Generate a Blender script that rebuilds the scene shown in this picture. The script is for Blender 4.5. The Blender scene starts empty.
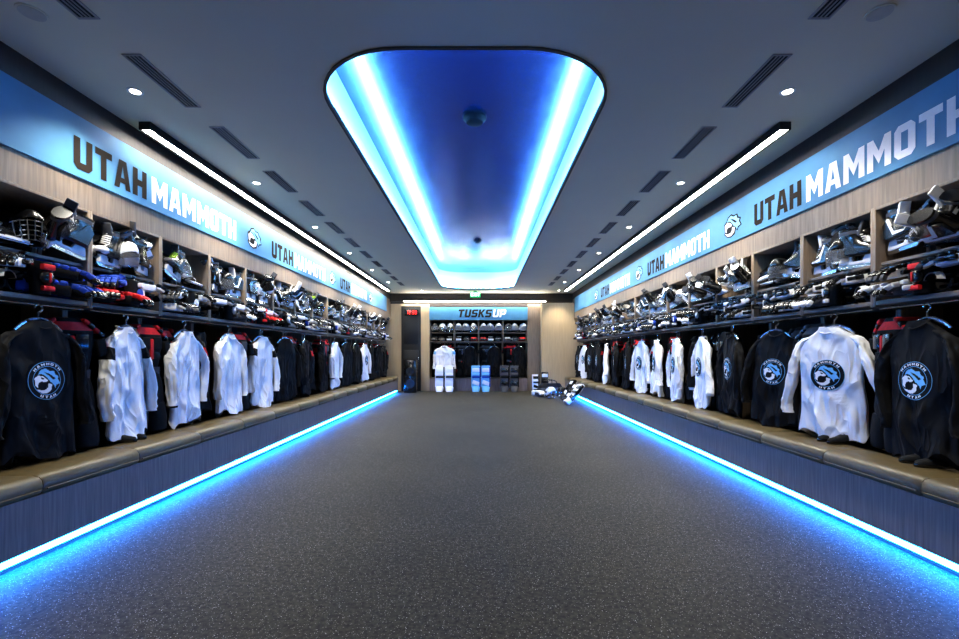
import bpy, bmesh, math, random
from mathutils import Vector, Matrix, noise
random.seed(7)
sc = bpy.context.scene
COL = sc.collection
pi = math.pi

# ---------------------------------------------------------------- materials
def lin(c):
    o = []
    for v in c:
        v /= 255.0
        o.append(v/12.92 if v <= .04045 else ((v+.055)/1.055)**2.4)
    return (o[0], o[1], o[2], 1)

def M(name, rgb, rough=.6, metal=0.0, var=.12, scale=40, bump=0.0, coat=0.0, spec=.5, alpha=1.0, trans=0.0, stretch=None, crease=0.0):
    m = bpy.data.materials.new(name); m.use_nodes = True
    nt = m.node_tree; N = nt.nodes; L = nt.links
    p = N['Principled BSDF']
    c = lin(rgb)
    tc = N.new('ShaderNodeTexCoord')
    mp = N.new('ShaderNodeMapping')
    if stretch: mp.inputs['Scale'].default_value = stretch
    nz = N.new('ShaderNodeTexNoise'); nz.inputs['Scale'].default_value = scale; nz.inputs['Detail'].default_value = 3
    L.new(tc.outputs['Object'], mp.inputs['Vector']); L.new(mp.outputs[0], nz.inputs['Vector'])
    cr = N.new('ShaderNodeValToRGB')
    cr.color_ramp.elements[0].position = .3; cr.color_ramp.elements[1].position = .7
    cr.color_ramp.elements[0].color = tuple(v*(1-var) for v in c[:3])+(1,)
    cr.color_ramp.elements[1].color = tuple(min(1, v*(1+var)) for v in c[:3])+(1,)
    L.new(nz.outputs['Fac'], cr.inputs[0]); L.new(cr.outputs[0], p.inputs['Base Color'])
    p.inputs['Roughness'].default_value = rough
    p.inputs['Metallic'].default_value = metal
    p.inputs['Specular IOR Level'].default_value = spec
    p.inputs['Coat Weight'].default_value = coat
    p.inputs['Coat Roughness'].default_value = .1
    p.inputs['Transmission Weight'].default_value = trans
    if bump:
        b = N.new('ShaderNodeBump'); b.inputs['Strength'].default_value = bump; b.inputs['Distance'].default_value = .01
        L.new(nz.outputs['Fac'], b.inputs['Height']); L.new(b.outputs[0], p.inputs['Normal'])
    if crease:
        m2 = N.new('ShaderNodeMapping'); m2.inputs['Scale'].default_value = (1.5, 1.5, .6); m2.inputs['Rotation'].default_value = (0, .25, 0)
        z2 = N.new('ShaderNodeTexNoise'); z2.inputs['Scale'].default_value = 4.5; z2.inputs['Detail'].default_value = 1.5; z2.inputs['Distortion'].default_value = .6
        L.new(tc.outputs['Object'], m2.inputs['Vector']); L.new(m2.outputs[0], z2.inputs['Vector'])
        s1 = N.new('ShaderNodeMath'); s1.operation = 'SUBTRACT'; s1.inputs[1].default_value = .5
        a1 = N.new('ShaderNodeMath'); a1.operation = 'ABSOLUTE'
        L.new(z2.outputs['Fac'], s1.inputs[0]); L.new(s1.outputs[0], a1.inputs[0])
        b = N.new('ShaderNodeBump'); b.inputs['Strength'].default_value = crease; b.inputs['Distance'].default_value = .15; b.invert = True
        L.new(a1.outputs[0], b.inputs['Height']); L.new(b.outputs[0], p.inputs['Normal'])
    return m

def E(name, rgb, strength):
    m = bpy.data.materials.new(name); m.use_nodes = True
    nt = m.node_tree; nt.nodes.clear()
    e = nt.nodes.new('ShaderNodeEmission'); o = nt.nodes.new('ShaderNodeOutputMaterial')
    e.inputs[0].default_value = (rgb[0], rgb[1], rgb[2], 1); e.inputs[1].default_value = strength
    nt.links.new(e.outputs[0], o.inputs[0])
    return m

wood = M('greige_wood', (130, 113, 94), .55, var=.22, scale=5, stretch=(9, 9, .5), bump=.05)
woodbench = M('bench_wood', (128, 114, 108), .5, var=.24, scale=6, stretch=(11, 11, .5), bump=.05)
wooddark = M('dark_and_shaded_wood', (52, 44, 39), .6, var=.15, scale=5, stretch=(9, 9, .5))
rimm = M('recess_rim_wood', (84, 74, 66), .6, var=.15, scale=5)
shelfw = M('shelf_laminate', (120, 108, 95), .5, var=.08, scale=6)
backp = M('locker_back', (18, 18, 20), .8, var=.2, scale=15)
beige = M('beige_panel', (178, 158, 126), .6, var=.06, scale=4, stretch=(6, 6, .5))
ceilm = M('ceiling_paint', (220, 215, 193), .85, var=.015, scale=2)
leather = M('taupe_leather', (90, 78, 52), .42, var=.12, scale=25, bump=.12)
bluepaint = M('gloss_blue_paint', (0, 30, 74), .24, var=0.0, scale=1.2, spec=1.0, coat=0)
detm = M('detector_plastic', (2, 7, 18), .6, spec=.1)
covewhite = M('cove_paint', (230, 234, 238), .6, var=.02, scale=3)
bannerm = M('banner_blue', (82, 136, 170), .6, var=.16, scale=1.6, stretch=(1, 1, 1.5), spec=.25)
white = M('white_plastic', (236, 236, 238), .3, var=.04, coat=.3)
black = M('black_plastic', (11, 11, 13), .25, var=.2, coat=.5)
blackcloth = M('black_cloth', (16, 17, 19), .8, var=.25, scale=30, bump=.25, spec=.25)
blackjersey = M('black_jersey', (16, 16, 18), .75, var=.25, scale=14, crease=.8, spec=.2)
whitejersey = M('white_jersey', (242, 243, 244), .75, var=.03, scale=14, crease=.8)
redlining = M('red_lining', (210, 16, 20), .7, var=.15, scale=14, crease=.4)
greycloth = M('grey_cloth', (66, 67, 72), .7, var=.15, scale=30, bump=.2)
redcloth = M('red_cloth', (215, 20, 22), .7, var=.15, scale=30, bump=.15)
bluecloth = M('blue_cloth', (24, 72, 175), .75, var=.15, scale=30, bump=.15)
skyblue = M('sky_blue_print', (120, 190, 232), .6, var=.05)
navy = M('ink_and_neck_shade', (10, 12, 17), .7, var=.1, spec=.2)
whitep = M('white_print', (240, 240, 240), .6, var=.03)
inkgrey = M('charcoal_lettering', (44, 37, 31), .85, var=.05, spec=.1)
steel = M('steel', (215, 218, 222), .18, metal=1.0, var=.05)
darkmetal = M('dark_metal', (40, 42, 45), .4, metal=.6, var=.1)
visorm = M('clear_visor', (235, 240, 245), .05, trans=.85, var=.01)
lime = M('lime_laces', (170, 210, 60), .6)
ventm = M('vent_paint', (160, 158, 154), .6, var=.05)
spkm = M('speaker_grille_paint', (192, 189, 176), .7, var=.05)
ventdark = M('vent_slots', (26, 28, 31), .8, var=.1)
doorm = M('black_door_paint', (14, 14, 16), .5, var=.1)
LEDF = E('floor_led', (.012, .225, 1.0), 130)
LEDC = E('cove_led', (.13, .47, 1.0), 240)
LIN = E('linear_lamp', (1, .96, .87), 78)
DWN = E('downlight_lens', (1, .93, .82), 25)
RED = E('red_digits', (1, .04, .03), 5)
GRN = E('green_exit', (.03, .8, .25), 1.2)
EXW = E('exit_letters', (.9, 1, .9), 3)

# floor: speckled rubber
floorm = bpy.data.materials.new('speckled_rubber'); floorm.use_nodes = True
nt = floorm.node_tree; N = nt.nodes; L = nt.links; p = N['Principled BSDF']
tc = N.new('ShaderNodeTexCoord')
base = N.new('ShaderNodeTexNoise'); base.inputs['Scale'].default_value = 38; base.inputs['Detail'].default_value = 6; base.inputs['Roughness'].default_value = .7
big = N.new('ShaderNodeTexNoise'); big.inputs['Scale'].default_value = .8; big.inputs['Detail'].default_value = 4
L.new(tc.outputs['Object'], base.inputs['Vector']); L.new(tc.outputs['Object'], big.inputs['Vector'])
r1 = N.new('ShaderNodeValToRGB'); r1.color_ramp.elements[0].position = .38; r1.color_ramp.elements[1].position = .62
r1.color_ramp.elements[0].color = lin((29, 28, 24)); r1.color_ramp.elements[1].color = lin((76, 73, 63))
L.new(base.outputs['Fac'], r1.inputs[0])
mx = N.new('ShaderNodeMix'); mx.data_type = 'RGBA'; mx.blend_type = 'MULTIPLY'; mx.inputs[0].default_value = .8
r2 = N.new('ShaderNodeValToRGB'); r2.color_ramp.elements[0].position = .35; r2.color_ramp.elements[1].position = .65
r2.color_ramp.elements[0].color = (.62, .61, .6, 1); r2.color_ramp.elements[1].color = (1.0, .97, .9, 1)
L.new(big.outputs['Fac'], r2.inputs[0])
L.new(r1.outputs[0], mx.inputs[6]); L.new(r2.outputs[0], mx.inputs[7])
prev = mx.outputs[2]
for scl, th, colr in ((76, .16, (160, 158, 150)), (38, .075, (224, 222, 214)), (52, .12, (117, 114, 104))):
    v = N.new('ShaderNodeTexVoronoi'); v.inputs['Scale'].default_value = scl
    L.new(tc.outputs['Object'], v.inputs['Vector'])
    lt = N.new('ShaderNodeMath'); lt.operation = 'LESS_THAN'; lt.inputs[1].default_value = th
    L.new(v.outputs['Distance'], lt.inputs[0])
    m2 = N.new('ShaderNodeMix'); m2.data_type = 'RGBA'
    L.new(lt.outputs[0], m2.inputs[0]); L.new(prev, m2.inputs[6]); m2.inputs[7].default_value = lin(colr)
    prev = m2.outputs[2]
L.new(prev, p.inputs['Base Color']); p.inputs['Roughness'].default_value = .7; p.inputs['Specular IOR Level'].default_value = .3

# ---------------------------------------------------------------- mesh builder
class B:
    def __init__(s):
        s.bm = bmesh.new(); s.mats = []
    def mi(s, m):
        if m not in s.mats: s.mats.append(m)
        return s.mats.index(m)
    def face(s, vs, m):
        try:
            f = s.bm.faces.new(vs); f.material_index = s.mi(m); return f
        except ValueError: return None
    def poly(s, pts, m):
        return s.face([s.bm.verts.new(p) for p in pts], m)
    def box(s, c, d, m, rot=None):
        c = Vector(c); vs = []
        R = rot if rot is not None else Matrix.Identity(3)
        for dx in (-.5, .5):
            for dy in (-.5, .5):
                for dz in (-.5, .5):
                    vs.append(s.bm.verts.new(c + R @ Vector((dx*d[0], dy*d[1], dz*d[2]))))
        for q in ((0, 1, 3, 2), (4, 6, 7, 5), (0, 4, 5, 1), (2, 3, 7, 6), (0, 2, 6, 4), (1, 5, 7, 3)):
            s.face([vs[i] for i in q], m)
        return s
    def loft(s, rings, m, c0=True, c1=True, closed=True):
        R = [[s.bm.verts.new(p) for p in r] for r in rings]
        n = len(R[0])
        for i in range(len(R)-1):
            mm = m[i] if isinstance(m, (list, tuple)) else m
            for j in range(n if closed else n-1):
                k = (j+1) % n
                s.face([R[i][j], R[i][k], R[i+1][k], R[i+1][j]], mm)
        m0 = m[0] if isinstance(m, (list, tuple)) else m
        m1 = m[-1] if isinstance(m, (list, tuple)) else m
        if c0: s.face(list(reversed(R[0])), m0)
        if c1: s.face(R[-1], m1)
        return s
    def tube(s, path, r, m, n=8, closed=False):
        path = [Vector(q) for q in path]; rings = []
        up = Vector((0, 0, 1))
        for i, q in enumerate(path):
            a = path[i-1] if (i > 0 or closed) else q
            b = path[(i+1) % len(path)] if (i < len(path)-1 or closed) else q
            t = (b-a).normalized()
            x = t.cross(up)
            if x.length < .05: x = t.cross(Vector((1, 0, 0)))
            x.normalize(); y = t.cross(x)
            rr = r[i] if isinstance(r, (list, tuple)) else r
            rings.append([q + x*math.cos(2*pi*j/n)*rr + y*math.sin(2*pi*j/n)*rr for j in range(n)])
        if closed: rings.append(rings[0])
        s.loft(rings, m, not closed, not closed)
        return s
    def prism(s, pts, a, b, m, plane='yz'):
        def P(q, h):
            if plane == 'yz': return (h, q[0], q[1])
            if plane == 'xz': return (q[0], h, q[1])
            return (q[0], q[1], h)
        A = [s.bm.verts.new(P(q, a)) for q in pts]; C = [s.bm.verts.new(P(q, b)) for q in pts]
        s.face(A, m); s.face(list(reversed(C)), m)
        n = len(pts)
        for i in range(n):
            s.face([A[i], A[(i+1) % n], C[(i+1) % n], C[i]], m)
        return s
    def sph(s, c, r, m, nu=14, nv=8, zmin=-1.0):
        c = Vector(c); rings = []
        a0 = math.asin(zmin) if zmin > -1 else -pi/2+.08
        for i in range(nv+1):
            a = a0 + (pi/2-.06-a0)*i/nv
            rings.append([c+Vector((r[0]*math.cos(a)*math.cos(2*pi*j/nu), r[1]*math.cos(a)*math.sin(2*pi*j/nu), r[2]*math.sin(a))) for j in range(nu)])
        s.loft(rings, m); return s
    def cyl(s, c, r, h, m, n=24, r2=None):
        r2 = r if r2 is None else r2
        s.loft([[(c[0]+rr*math.cos(2*pi*j/n), c[1]+rr*math.sin(2*pi*j/n), c[2]+z) for j in range(n)] for rr, z in ((r, 0), (r2, h))], m)
        return s
    def done(s, name, bevel=0, sub=0, smooth=True, angle=35, recalc=True):
        if recalc: bmesh.ops.recalc_face_normals(s.bm, faces=s.bm.faces)
        me = bpy.data.meshes.new(name); s.bm.to_mesh(me); s.bm.free()
        for m in s.mats: me.materials.append(m)
        if bevel or sub:
            ob = bpy.data.objects.new('tmp', me); COL.objects.link(ob)
            if bevel:
                md = ob.modifiers.new('b', 'BEVEL'); md.width = bevel; md.segments = 2; md.limit_method = 'ANGLE'; md.angle_limit = math.radians(40)
            if sub:
                md = ob.modifiers.new('s', 'SUBSURF'); md.levels = sub
            dg = bpy.context.evaluated_depsgraph_get(); dg.update()
            me2 = bpy.data.meshes.new_from_object(ob.evaluated_get(dg))
            bpy.data.objects.remove(ob); me = me2; me.name = name
        if smooth:
            me.polygons.foreach_set('use_smooth', [True]*len(me.polygons))
            me.set_sharp_from_angle(angle=math.radians(angle))
        return me

def ell(cx, cy, z, rx, ry, n=20, e=2.0):
    out = []
    for j in range(n):
        t = 2*pi*j/n; c = math.cos(t); s_ = math.sin(t)
        out.append((cx+rx*math.copysign(abs(c)**(2/e), c), cy+ry*math.copysign(abs(s_)**(2/e), s_), z))
    return out

def structure(name, me, label=None):
    o = bpy.data.objects.new(name, me); COL.objects.link(o); o['kind'] = 'structure'
    return o

def inst(parts, name, loc, rot=(0, 0, 0), label='', cat='', group=None, scale=1.0):
    e = bpy.data.objects.new(name, None); e.empty_display_size = .05
    COL.objects.link(e)
    e.location = loc; e.rotation_euler = rot
    e.scale = scale if isinstance(scale, tuple) else (scale,)*3
    e['label'] = label; e['category'] = cat
    if group: e['group'] = group
    obs = []
    for pt in parts:
        pn, me, par = pt[0], pt[1], pt[2]
        o = bpy.data.objects.new(pn, me); COL.objects.link(o)
        o.parent = e if par is None else obs[par]
        if len(pt) > 3 and pt[3]: o['label'] = pt[3]
        obs.append(o)
    return e

# ---------------------------------------------------------------- glyphs
def mir(poly, w): return [(w-x, y) for x, y in reversed(poly)]
def rect(a, b, c, d): return [(a, b), (c, b), (c, d), (a, d)]
Aleg = [(0, 0), (1.65, 0), (2.7, 5.5), (2.7, 7), (1.5, 7)]
Oh = [(2.5, 0), (2.5, 1.6), (1.7, 1.6), (1.7, 5.4), (2.5, 5.4), (2.5, 7), (1, 7), (0, 6), (0, 1), (1, 0)]
G = {
 'U': (5, [[(0, 7), (0, 1), (1, 0), (4, 0), (5, 1), (5, 7), (3.3, 7), (3.3, 1.6), (1.7, 1.6), (1.7, 7)]]),
 'T': (5, [[(0, 7), (0, 5.4), (1.65, 5.4), (1.65, 0), (3.35, 0), (3.35, 5.4), (5, 5.4), (5, 7)]]),
 'A': (5.4, [Aleg, mir(Aleg, 5.4), [(1.92, 1.4), (3.48, 1.4), (3.23, 2.7), (2.17, 2.7)]]),
 'H': (5, [rect(0, 0, 1.7, 7), rect(3.3, 0, 5, 7), rect(1.7, 2.7, 3.3, 4.3)]),
 'M': (6.4, [[(0, 0), (0, 7), (1.7, 7), (3.2, 4), (4.7, 7), (6.4, 7), (6.4, 0), (4.7, 0), (4.7, 3.9), (3.2, 1.2), (1.7, 3.9), (1.7, 0)]]),
 'O': (5, [Oh, mir(Oh, 5)]),
 'S': (5, [[(0, 0), (4, 0), (5, 1), (5, 3.3), (4.3, 4.2), (1.7, 4.2), (1.7, 5.4), (5, 5.4), (5, 7), (1, 7), (0, 6), (0, 3.6), (.8, 2.8), (3.3, 2.8), (3.3, 1.6), (0, 1.6)]]),
 'K': (5.2, [rect(0, 0, 1.7, 7), [(1.7, 3), (3.0, 3.7), (5.2, 7), (3.3, 7), (1.7, 4.3)], [(1.7, 3), (3.4, 0), (5.3, 0), (3.0, 3.7)]]),
 'P': (5, [rect(0, 0, 1.7, 7), [(1.7, 5.4), (3.3, 5.4), (5, 6), (4, 7), (1.7, 7)], [(3.3, 3.7), (5, 3.2), (5, 6), (3.3, 5.4)], [(1.7, 2.2), (4, 2.2), (5, 3.2), (3.3, 3.7), (1.7, 3.7)]]),
 'E': (4.6, [rect(0, 0, 1.7, 7), rect(1.7, 0, 4.6, 1.5), rect(1.7, 2.8, 4.2, 4.2), rect(1.7, 5.5, 4.6, 7)]),
 'X': (5.2, [[(0, 0), (1.9, 0), (5.2, 7), (3.3, 7)], [(3.3, 0), (5.2, 0), (1.9, 7), (0, 7)]]),
 'I': (1.7, [rect(0, 0, 1.7, 7)]),
}
def text_polys(t, h, xs=1.0, sp=.75, slant=0.0):
    k = h/7; x = 0; out = []
    for ch in t:
        if ch == ' ': x += 2.4; continue
        w, ps = G[ch]
        for q in ps: out.append([((x+a+b*slant)*k*xs, b*k) for a, b in q])
        x += w+sp
    return out, x*k*xs

BACK = [(-1.15, -.35), (-.95, .05), (-1.05, .35), (-.75, .5), (-.6, .85), (-.15, .85), (.15, 1.08), (.6, .92), (.78, .6), (1.1, .35), (1.08, -.1), (1.0, -.35), (1.08, -.6), (.7, -.98), (.2, -1.12), (-.3, -.95), (-.42, -.5), (-.6, -.75), (-.75, -.5)]
MANE = [(-1, -.28), (-.8, .08), (-.88, .3), (-.62, .4), (-.5, .72), (-.1, .72), (.15, .92), (.5, .8), (.72, .45), (.45, .5), (.25, .4), (.05, .15), (-.15, -.12), (-.4, -.3), (-.58, -.6), (-.66, -.36)]
FACE = [(.1, .1), (.35, .33), (.7, .42), (.98, .2), (.95, -.3), (.78, -.5), (.7, -.15), (.5, -.05), (.25, -.1), (.05, -.05)]
TUSK = [(-.3, -.3), (-.22, -.75), (.2, -.98), (.65, -.88), (.98, -.52), (.6, -.68), (.25, -.7), (.05, -.5), (.02, -.2)]
EYE = [(.3, .2), (.52, .26), (.46, .1), (.3, .08)]
LOCK = [(-.62, .12), (-.12, .5), (.3, .66), (-.05, .36), (-.38, .04)]

# ---------------------------------------------------------------- room shell
H = 3.33; XL = -3.13; XR = 3.08; YB = 15.4; Y0 = -2.2
b = B(); b.box((0, 7, -.05), (8.2, 18.6, .1), floorm); structure('floor', b.done('floor', smooth=False))
b = B(); b.box((XL-.62, 7, H/2), (.1, 18.6, H), wooddark); structure('wall_left', b.done('wall_left', smooth=False))
b = B(); b.box((XR+.62, 7, H/2), (.1, 18.6, H), wooddark); structure('wall_right', b.done('wall_right', smooth=False))
b = B(); b.box((0, Y0-.05, H/2), (8.2, .1, H), beige); structure('wall_rear', b.done('wall_rear', smooth=False))
for nm, x0, sgn in (('trim_1', XL, -1), ('trim_2', XR, 1)):
    b = B(); b.box((x0+sgn*.285, 6.6, (2.44+3.12)/2), (.57, 17.6, .68), wood)
    b.box((x0+sgn*.285, 6.6, (3.12+H)/2), (.57, 17.6, H-3.12), wooddark)  # fascia wood above the banner, shade of the corner put into its colour
    structure(nm, b.done(nm, smooth=False))
def rrect(x0, x1, y0, y1, r, n=10):
    pts = []
    for cx, cy, a0 in ((x1-r, y1-r, 0), (x0+r, y1-r, pi/2), (x0+r, y0+r, pi), (x1-r, y0+r, 1.5*pi)):
        for i in range(n+1):
            a = a0+pi/2*i/n; pts.append((cx+r*math.cos(a), cy+r*math.sin(a)))
    return pts
RX0, RX1, RY0, RY1 = -1.235, .975, 3.0, 14.3
hole = rrect(RX0, RX1, RY0, RY1, .68)
b = B()
outer = [(-3.8, Y0-.1), (3.8, Y0-.1), (3.8, 16.3), (-3.8, 16.3)]
eds = []
for loop in (outer, hole):
    vs = [b.bm.verts.new((x, y, H)) for x, y in loop]
    for i in range(len(vs)): eds.append(b.bm.edges.new((vs[i], vs[(i+1) % len(vs)])))
bmesh.ops.triangle_fill(b.bm, edges=eds, use_beauty=True)
b.mi(ceilm)
structure('ceiling', b.done('ceiling', smooth=False))
wl = rrect(RX0-.1, RX1+.1, RY0-.1, RY1+.1, .76)
HT = 3.88
b = B()
b.loft([[(x, y, H+.03) for x, y in hole], [(x, y, H) for x, y in hole]], rimm, False, False)
b.loft([[(x, y, H+.03) for x, y in wl], [(x, y, H+.03) for x, y in hole]], covewhite, False, False)
b.loft([[(x, y, H+.03) for x, y in wl], [(x, y, HT) for x, y in wl]], covewhite, False, False)
structure('trim_3', b.done('cove_side', recalc=False, angle=30))
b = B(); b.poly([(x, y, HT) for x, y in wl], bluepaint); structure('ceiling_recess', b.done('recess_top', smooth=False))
b = B()
ol = rrect(RX0-.022, RX1+.022, RY0-.022, RY1+.022, .70)
b.loft([[(x, y, H-.012) for x, y in ol], [(x, y, H-.012) for x, y in hole], [(x, y, H+.03) for x, y in hole]], rimm, False, False)
b.loft([[(x, y, H) for x, y in ol], [(x, y, H-.012) for x, y in ol]], rimm, False, False)
structure('trim_4', b.done('cove_rim', recalc=False))
l1 = rrect(RX0-.015, RX1+.015, RY0-.015, RY1+.015, .69); l2 = rrect(RX0-.075, RX1+.075, RY0-.075, RY1+.075, .735)
b = B(); b.loft([[(x, y, H+.045) for x, y in l1], [(x, y, H+.045) for x, y in l2]], LEDC, False, False)
led = b.done('led_tape', recalc=False)
b = B(); b.loft([[(x, y, H+.031) for x, y in l1], [(x, y, H+.043) for x, y in l1]], white, False, False)
inst([('led_tape', led, None), ('channel', b.done('channel', recalc=False), None)], 'cove_light', (0, 0, 0), label='blue led tape glowing on the ledge of the rounded ceiling recess', cat='light')

# ---------------------------------------------------------------- back wall
def wallbox(name, x0, x1, y0, y1, z0, z1, m):
    b = B(); b.box(((x0+x1)/2, (y0+y1)/2, (z0+z1)/2), (x1-x0, y1-y0, z1-z0), m)
    return structure(name, b.done(name, smooth=False))
AX0, AX1 = -1.80, 1.56
wallbox('wall_back', -3.8, 3.8, 16.05, 16.15, 0, H, beige)
wallbox('wall_back_1', -3.8, AX0, YB, 16.05, 0, 2.98, beige)
wallbox('wall_back_2', AX1, 2.0, YB, 16.05, 0, 2.98, wood)
wallbox('wall_back_3', 2.0, 3.8, YB-.35, 16.05, 0, 2.98, beige)
wallbox('trim_5', -3.8, 3.8, YB-.1, 16.05, 3.05, H, wooddark)
wallbox('trim_6', AX0, AX1, YB, 16.05, 2.88, 3.05, wooddark)
wallbox('trim_7', -3.8, AX0, YB, 16.05, 2.98, 3.05, wooddark)
wallbox('trim_8', AX1, 3.8, YB, 16.05, 2.98, 3.05, wooddark)
b = B(); b.box((0, 0, 1.45), (.66, .05, 2.9), doorm); b.box((0, -.03, 2.2), (.5, .02, 1.2), doorm); b.box((0, -.03, .8), (.5, .02, 1.2), doorm)
o = structure('door_1', b.done('door_1', bevel=.004)); o.location = (-2.42, YB-.026, 0)
b = B(); b.box((.26, -.07, 1.05), (.02, .05, .2), steel)
h = bpy.data.objects.new('handle', b.done('handle', bevel=.004)); COL.objects.link(h); h.parent = o

# ---------------------------------------------------------------- ceiling fixtures
def linear(x, ya, yb, nm):
    L_ = yb-ya
    b = B()
    for dx in (-.045, .045): b.box((dx, L_/2, -.035), (.012, L_, .07), darkmetal)
    b.box((0, L_/2, -.006), (.09, L_, .012), darkmetal)
    for yy in (0, L_): b.box((0, yy, -.035), (.102, .012, .07), darkmetal)
    hs = b.done('housing', bevel=.002)
    b = B(); b.box((0, L_/2, -.05), (.076, L_-.02, .02), LIN)
    inst([('housing', hs, None), ('diffuser', b.done('diffuser', smooth=False), None)], 'linear_light', (x, ya, H-.001), label='long black surface-mounted linear lamp with white diffuser beside the locker fascia', cat='ceiling light', group='linear ceiling lamps')
linear(-2.96, 3.95, 14.3, 'a'); linear(2.66, 3.95, 14.3, 'b')
b = B(); b.box((0, 0, 0), (4.9, .06, .05), darkmetal); hs = b.done('housing', bevel=.003)
b = B(); b.box((0, -.02, -.03), (4.8, .05, .02), LIN)
inst([('housing', hs, None), ('diffuser', b.done('diffuser', smooth=False), None)], 'linear_light', (-.25, YB-.13, 3.08), label='slim white linear lamp across the end-wall bulkhead', cat='ceiling light')

b = B()
n = 28
b.loft([[(r*math.cos(2*pi*j/n), r*math.sin(2*pi*j/n), z) for j in range(n)] for r, z in ((.055, 0), (.053, -.006), (.038, -.006), (.034, -.002))], white, True, False)
ring = b.done('trim_ring')
b = B(); b.cyl((0, 0, -.005), .035, .004, DWN); lens = b.done('lens')
for x in (-2.69, 2.37):
    for k in range(-3, 6):
        y = 3.49+1.88*k
        if y < -1.5: continue
        e = inst([('trim_ring', ring, None), ('lens', lens, None)], 'downlight', (x, y, H), label='small round recessed downlight with bright warm lens', cat='ceiling light', group='recessed downlights')
        ld = bpy.data.lights.new('downlight_beam', 'SPOT'); ld.energy = 155; ld.spot_size = math.radians(120); ld.spot_blend = .9; ld.color = (1, .945, .82); ld.shadow_soft_size = .04
        lo = bpy.data.objects.new('downlight_beam', ld); COL.objects.link(lo); lo.parent = e; lo.location = (0, 0, -.03)
b = B(); b.cyl((0, 0, -.008), .075, .008, ceilm); b.cyl((0, 0, -.011), .064, .003, spkm)
spk = b.done('grille')
for x in (-2.68, 2.37):
    inst([('grille', spk, None)], 'ceiling_speaker', (x, 2.68, H), label='round flush pale ceiling speaker grille', cat='speaker', group='ceiling speakers')
for x in (2.5, -1.95):
    e = inst([('trim_ring', ring, None), ('lens', lens, None)], 'downlight', (x, 14.6, H), label='round recessed downlight washing the beige end wall', cat='ceiling light', group='recessed downlights')
    ld = bpy.data.lights.new('wall_wash_beam', 'SPOT'); ld.energy = 110; ld.spot_size = math.radians(95); ld.spot_blend = .7; ld.color = (1, .88, .66); ld.shadow_soft_size = .04
    lo = bpy.data.objects.new('wall_wash_beam', ld); COL.objects.link(lo); lo.parent = e; lo.location = (0, 0, -.03)
b = B()
for dx in (-.058, .058): b.box((dx, 0, -.004), (.016, .66, .008), ventm)
for dy in (-.322, .322): b.box((0, dy, -.004), (.11, .016, .008), ventm)
fr = b.done('frame', bevel=.002)
b = B(); b.box((0, 0, -.0015), (.1, .63, .003), ventdark)
for dx in (-.025, 0, .025): b.box((dx, 0, -.005), (.007, .63, .007), ventm)
lv = b.done('louver')
for x in (-2.38, 2.04):
    for k in range(-1, 11):
        inst([('frame', fr, None), ('louver', lv, None)], 'air_vent', (x, 3.38+.98*k, H-.0005), label='narrow grey linear air grille with dark slots', cat='air vent', group='ceiling air grilles')
b = B()
n = 32
b.loft([[(r*math.cos(2*pi*j/n), r*math.sin(2*pi*j/n), z) for j in range(n)] for r, z in ((.13, 0), (.13, -.03), (.1, -.05), (.09, -.075), (.05, -.085))], detm)
inst([('housing', b.done('housing'), None)], 'smoke_detector', (-.08, 4.9, HT), label='round detector dome on the blue recessed ceiling', cat='smoke detector')
b = B(); b.cyl((0, 0, -.02), .09, .02, detm); b.cyl((0, 0, -.06), .05, .04, detm)
inst([('housing', b.done('housing', bevel=.004), None)], 'smoke_detector', (-.1, 10.3, HT), label='small dark round detector on the blue recessed ceiling', cat='smoke detector')
b = B(); b.box((0, 0, 0), (.34, .05, .18), GRN); bd = b.done('body', bevel=.006)
b = B(); ps, w = text_polys('EXIT', .11)
for q in ps: b.poly([(x-w/2+.008, -.028, z-.055) for x, z in q], EXW)
lt = b.done('lettering', smooth=False)
b = B(); b.box((0, 0, .1), (.1, .04, .03), darkmetal); mt = b.done('mount')
inst([('body', bd, None), ('lettering', lt, None), ('mount', mt, None)], 'exit_sign', (-.22, 14.75, 3.215), label='green illuminated exit sign hung from the ceiling', cat='sign')

# ---------------------------------------------------------------- banners
def banner(side, starts, emb, ya, yb):
    x0 = XL if side == 'L' else XR
    s = 1 if side == 'L' else -1
    b = B(); b.box((x0+s*.007, (ya+yb)/2, 2.895), (.018, yb-ya, .47), bannerm); pm = b.done('panel', smooth=False)
    def mp(y0, u, z, off): return (x0+s*off, y0+(u if side == 'L' else -u), z)
    parts = [('panel', pm, None)]
    for st in starts:
        d = B(); ps, w1 = text_polys('UTAH', .245, .94)
        for q in ps: d.poly([mp(st, u, 2.72+z, .019) for u, z in q], inkgrey)
        parts.append(('lettering', d.done('lettering', smooth=False), 0, 'charcoal block letters reading UTAH'))
        d = B(); ps, w2 = text_polys('MAMMOTH', .245, .94)
        for q in ps: d.poly([mp(st, u+w1+.04, 2.72+z, .019) for u, z in q], whitep)
        parts.append(('lettering', d.done('lettering', smooth=False), 0, 'white block letters reading MAMMOTH'))
    for ey in emb:
        d = B()
        for pl, mt_, off in ((BACK, navy, .018), (MANE, skyblue, .0195), (FACE, whitep, .021), (TUSK, whitep, .0205), (EYE, navy, .022), (LOCK, navy, .0215)):
            d.poly([mp(ey, -u*.17, 2.865+v*.13, off) for u, v in pl], mt_)
        parts.append(('emblem', d.done('emblem', smooth=False), 0, 'dark animal-head emblem with white tusk'))
    inst(parts, 'banner', (0, 0, 0), label='long sky-blue team banner with block lettering above the lockers', cat='banner', group='team banners')
banner('L', [3.43, 6.66, 9.89], [6.16, 9.39, 12.62], -1.8, 14.7)
banner('R', [5.06, 8.32, 11.58], [5.5, 8.76, 12.02], -1.8, 14.9)
b = B(); b.box(((AX0+AX1)/2, YB-.01, 2.65), (AX1-AX0, .02, .44), bannerm); pm = b.done('panel', smooth=False)
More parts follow.
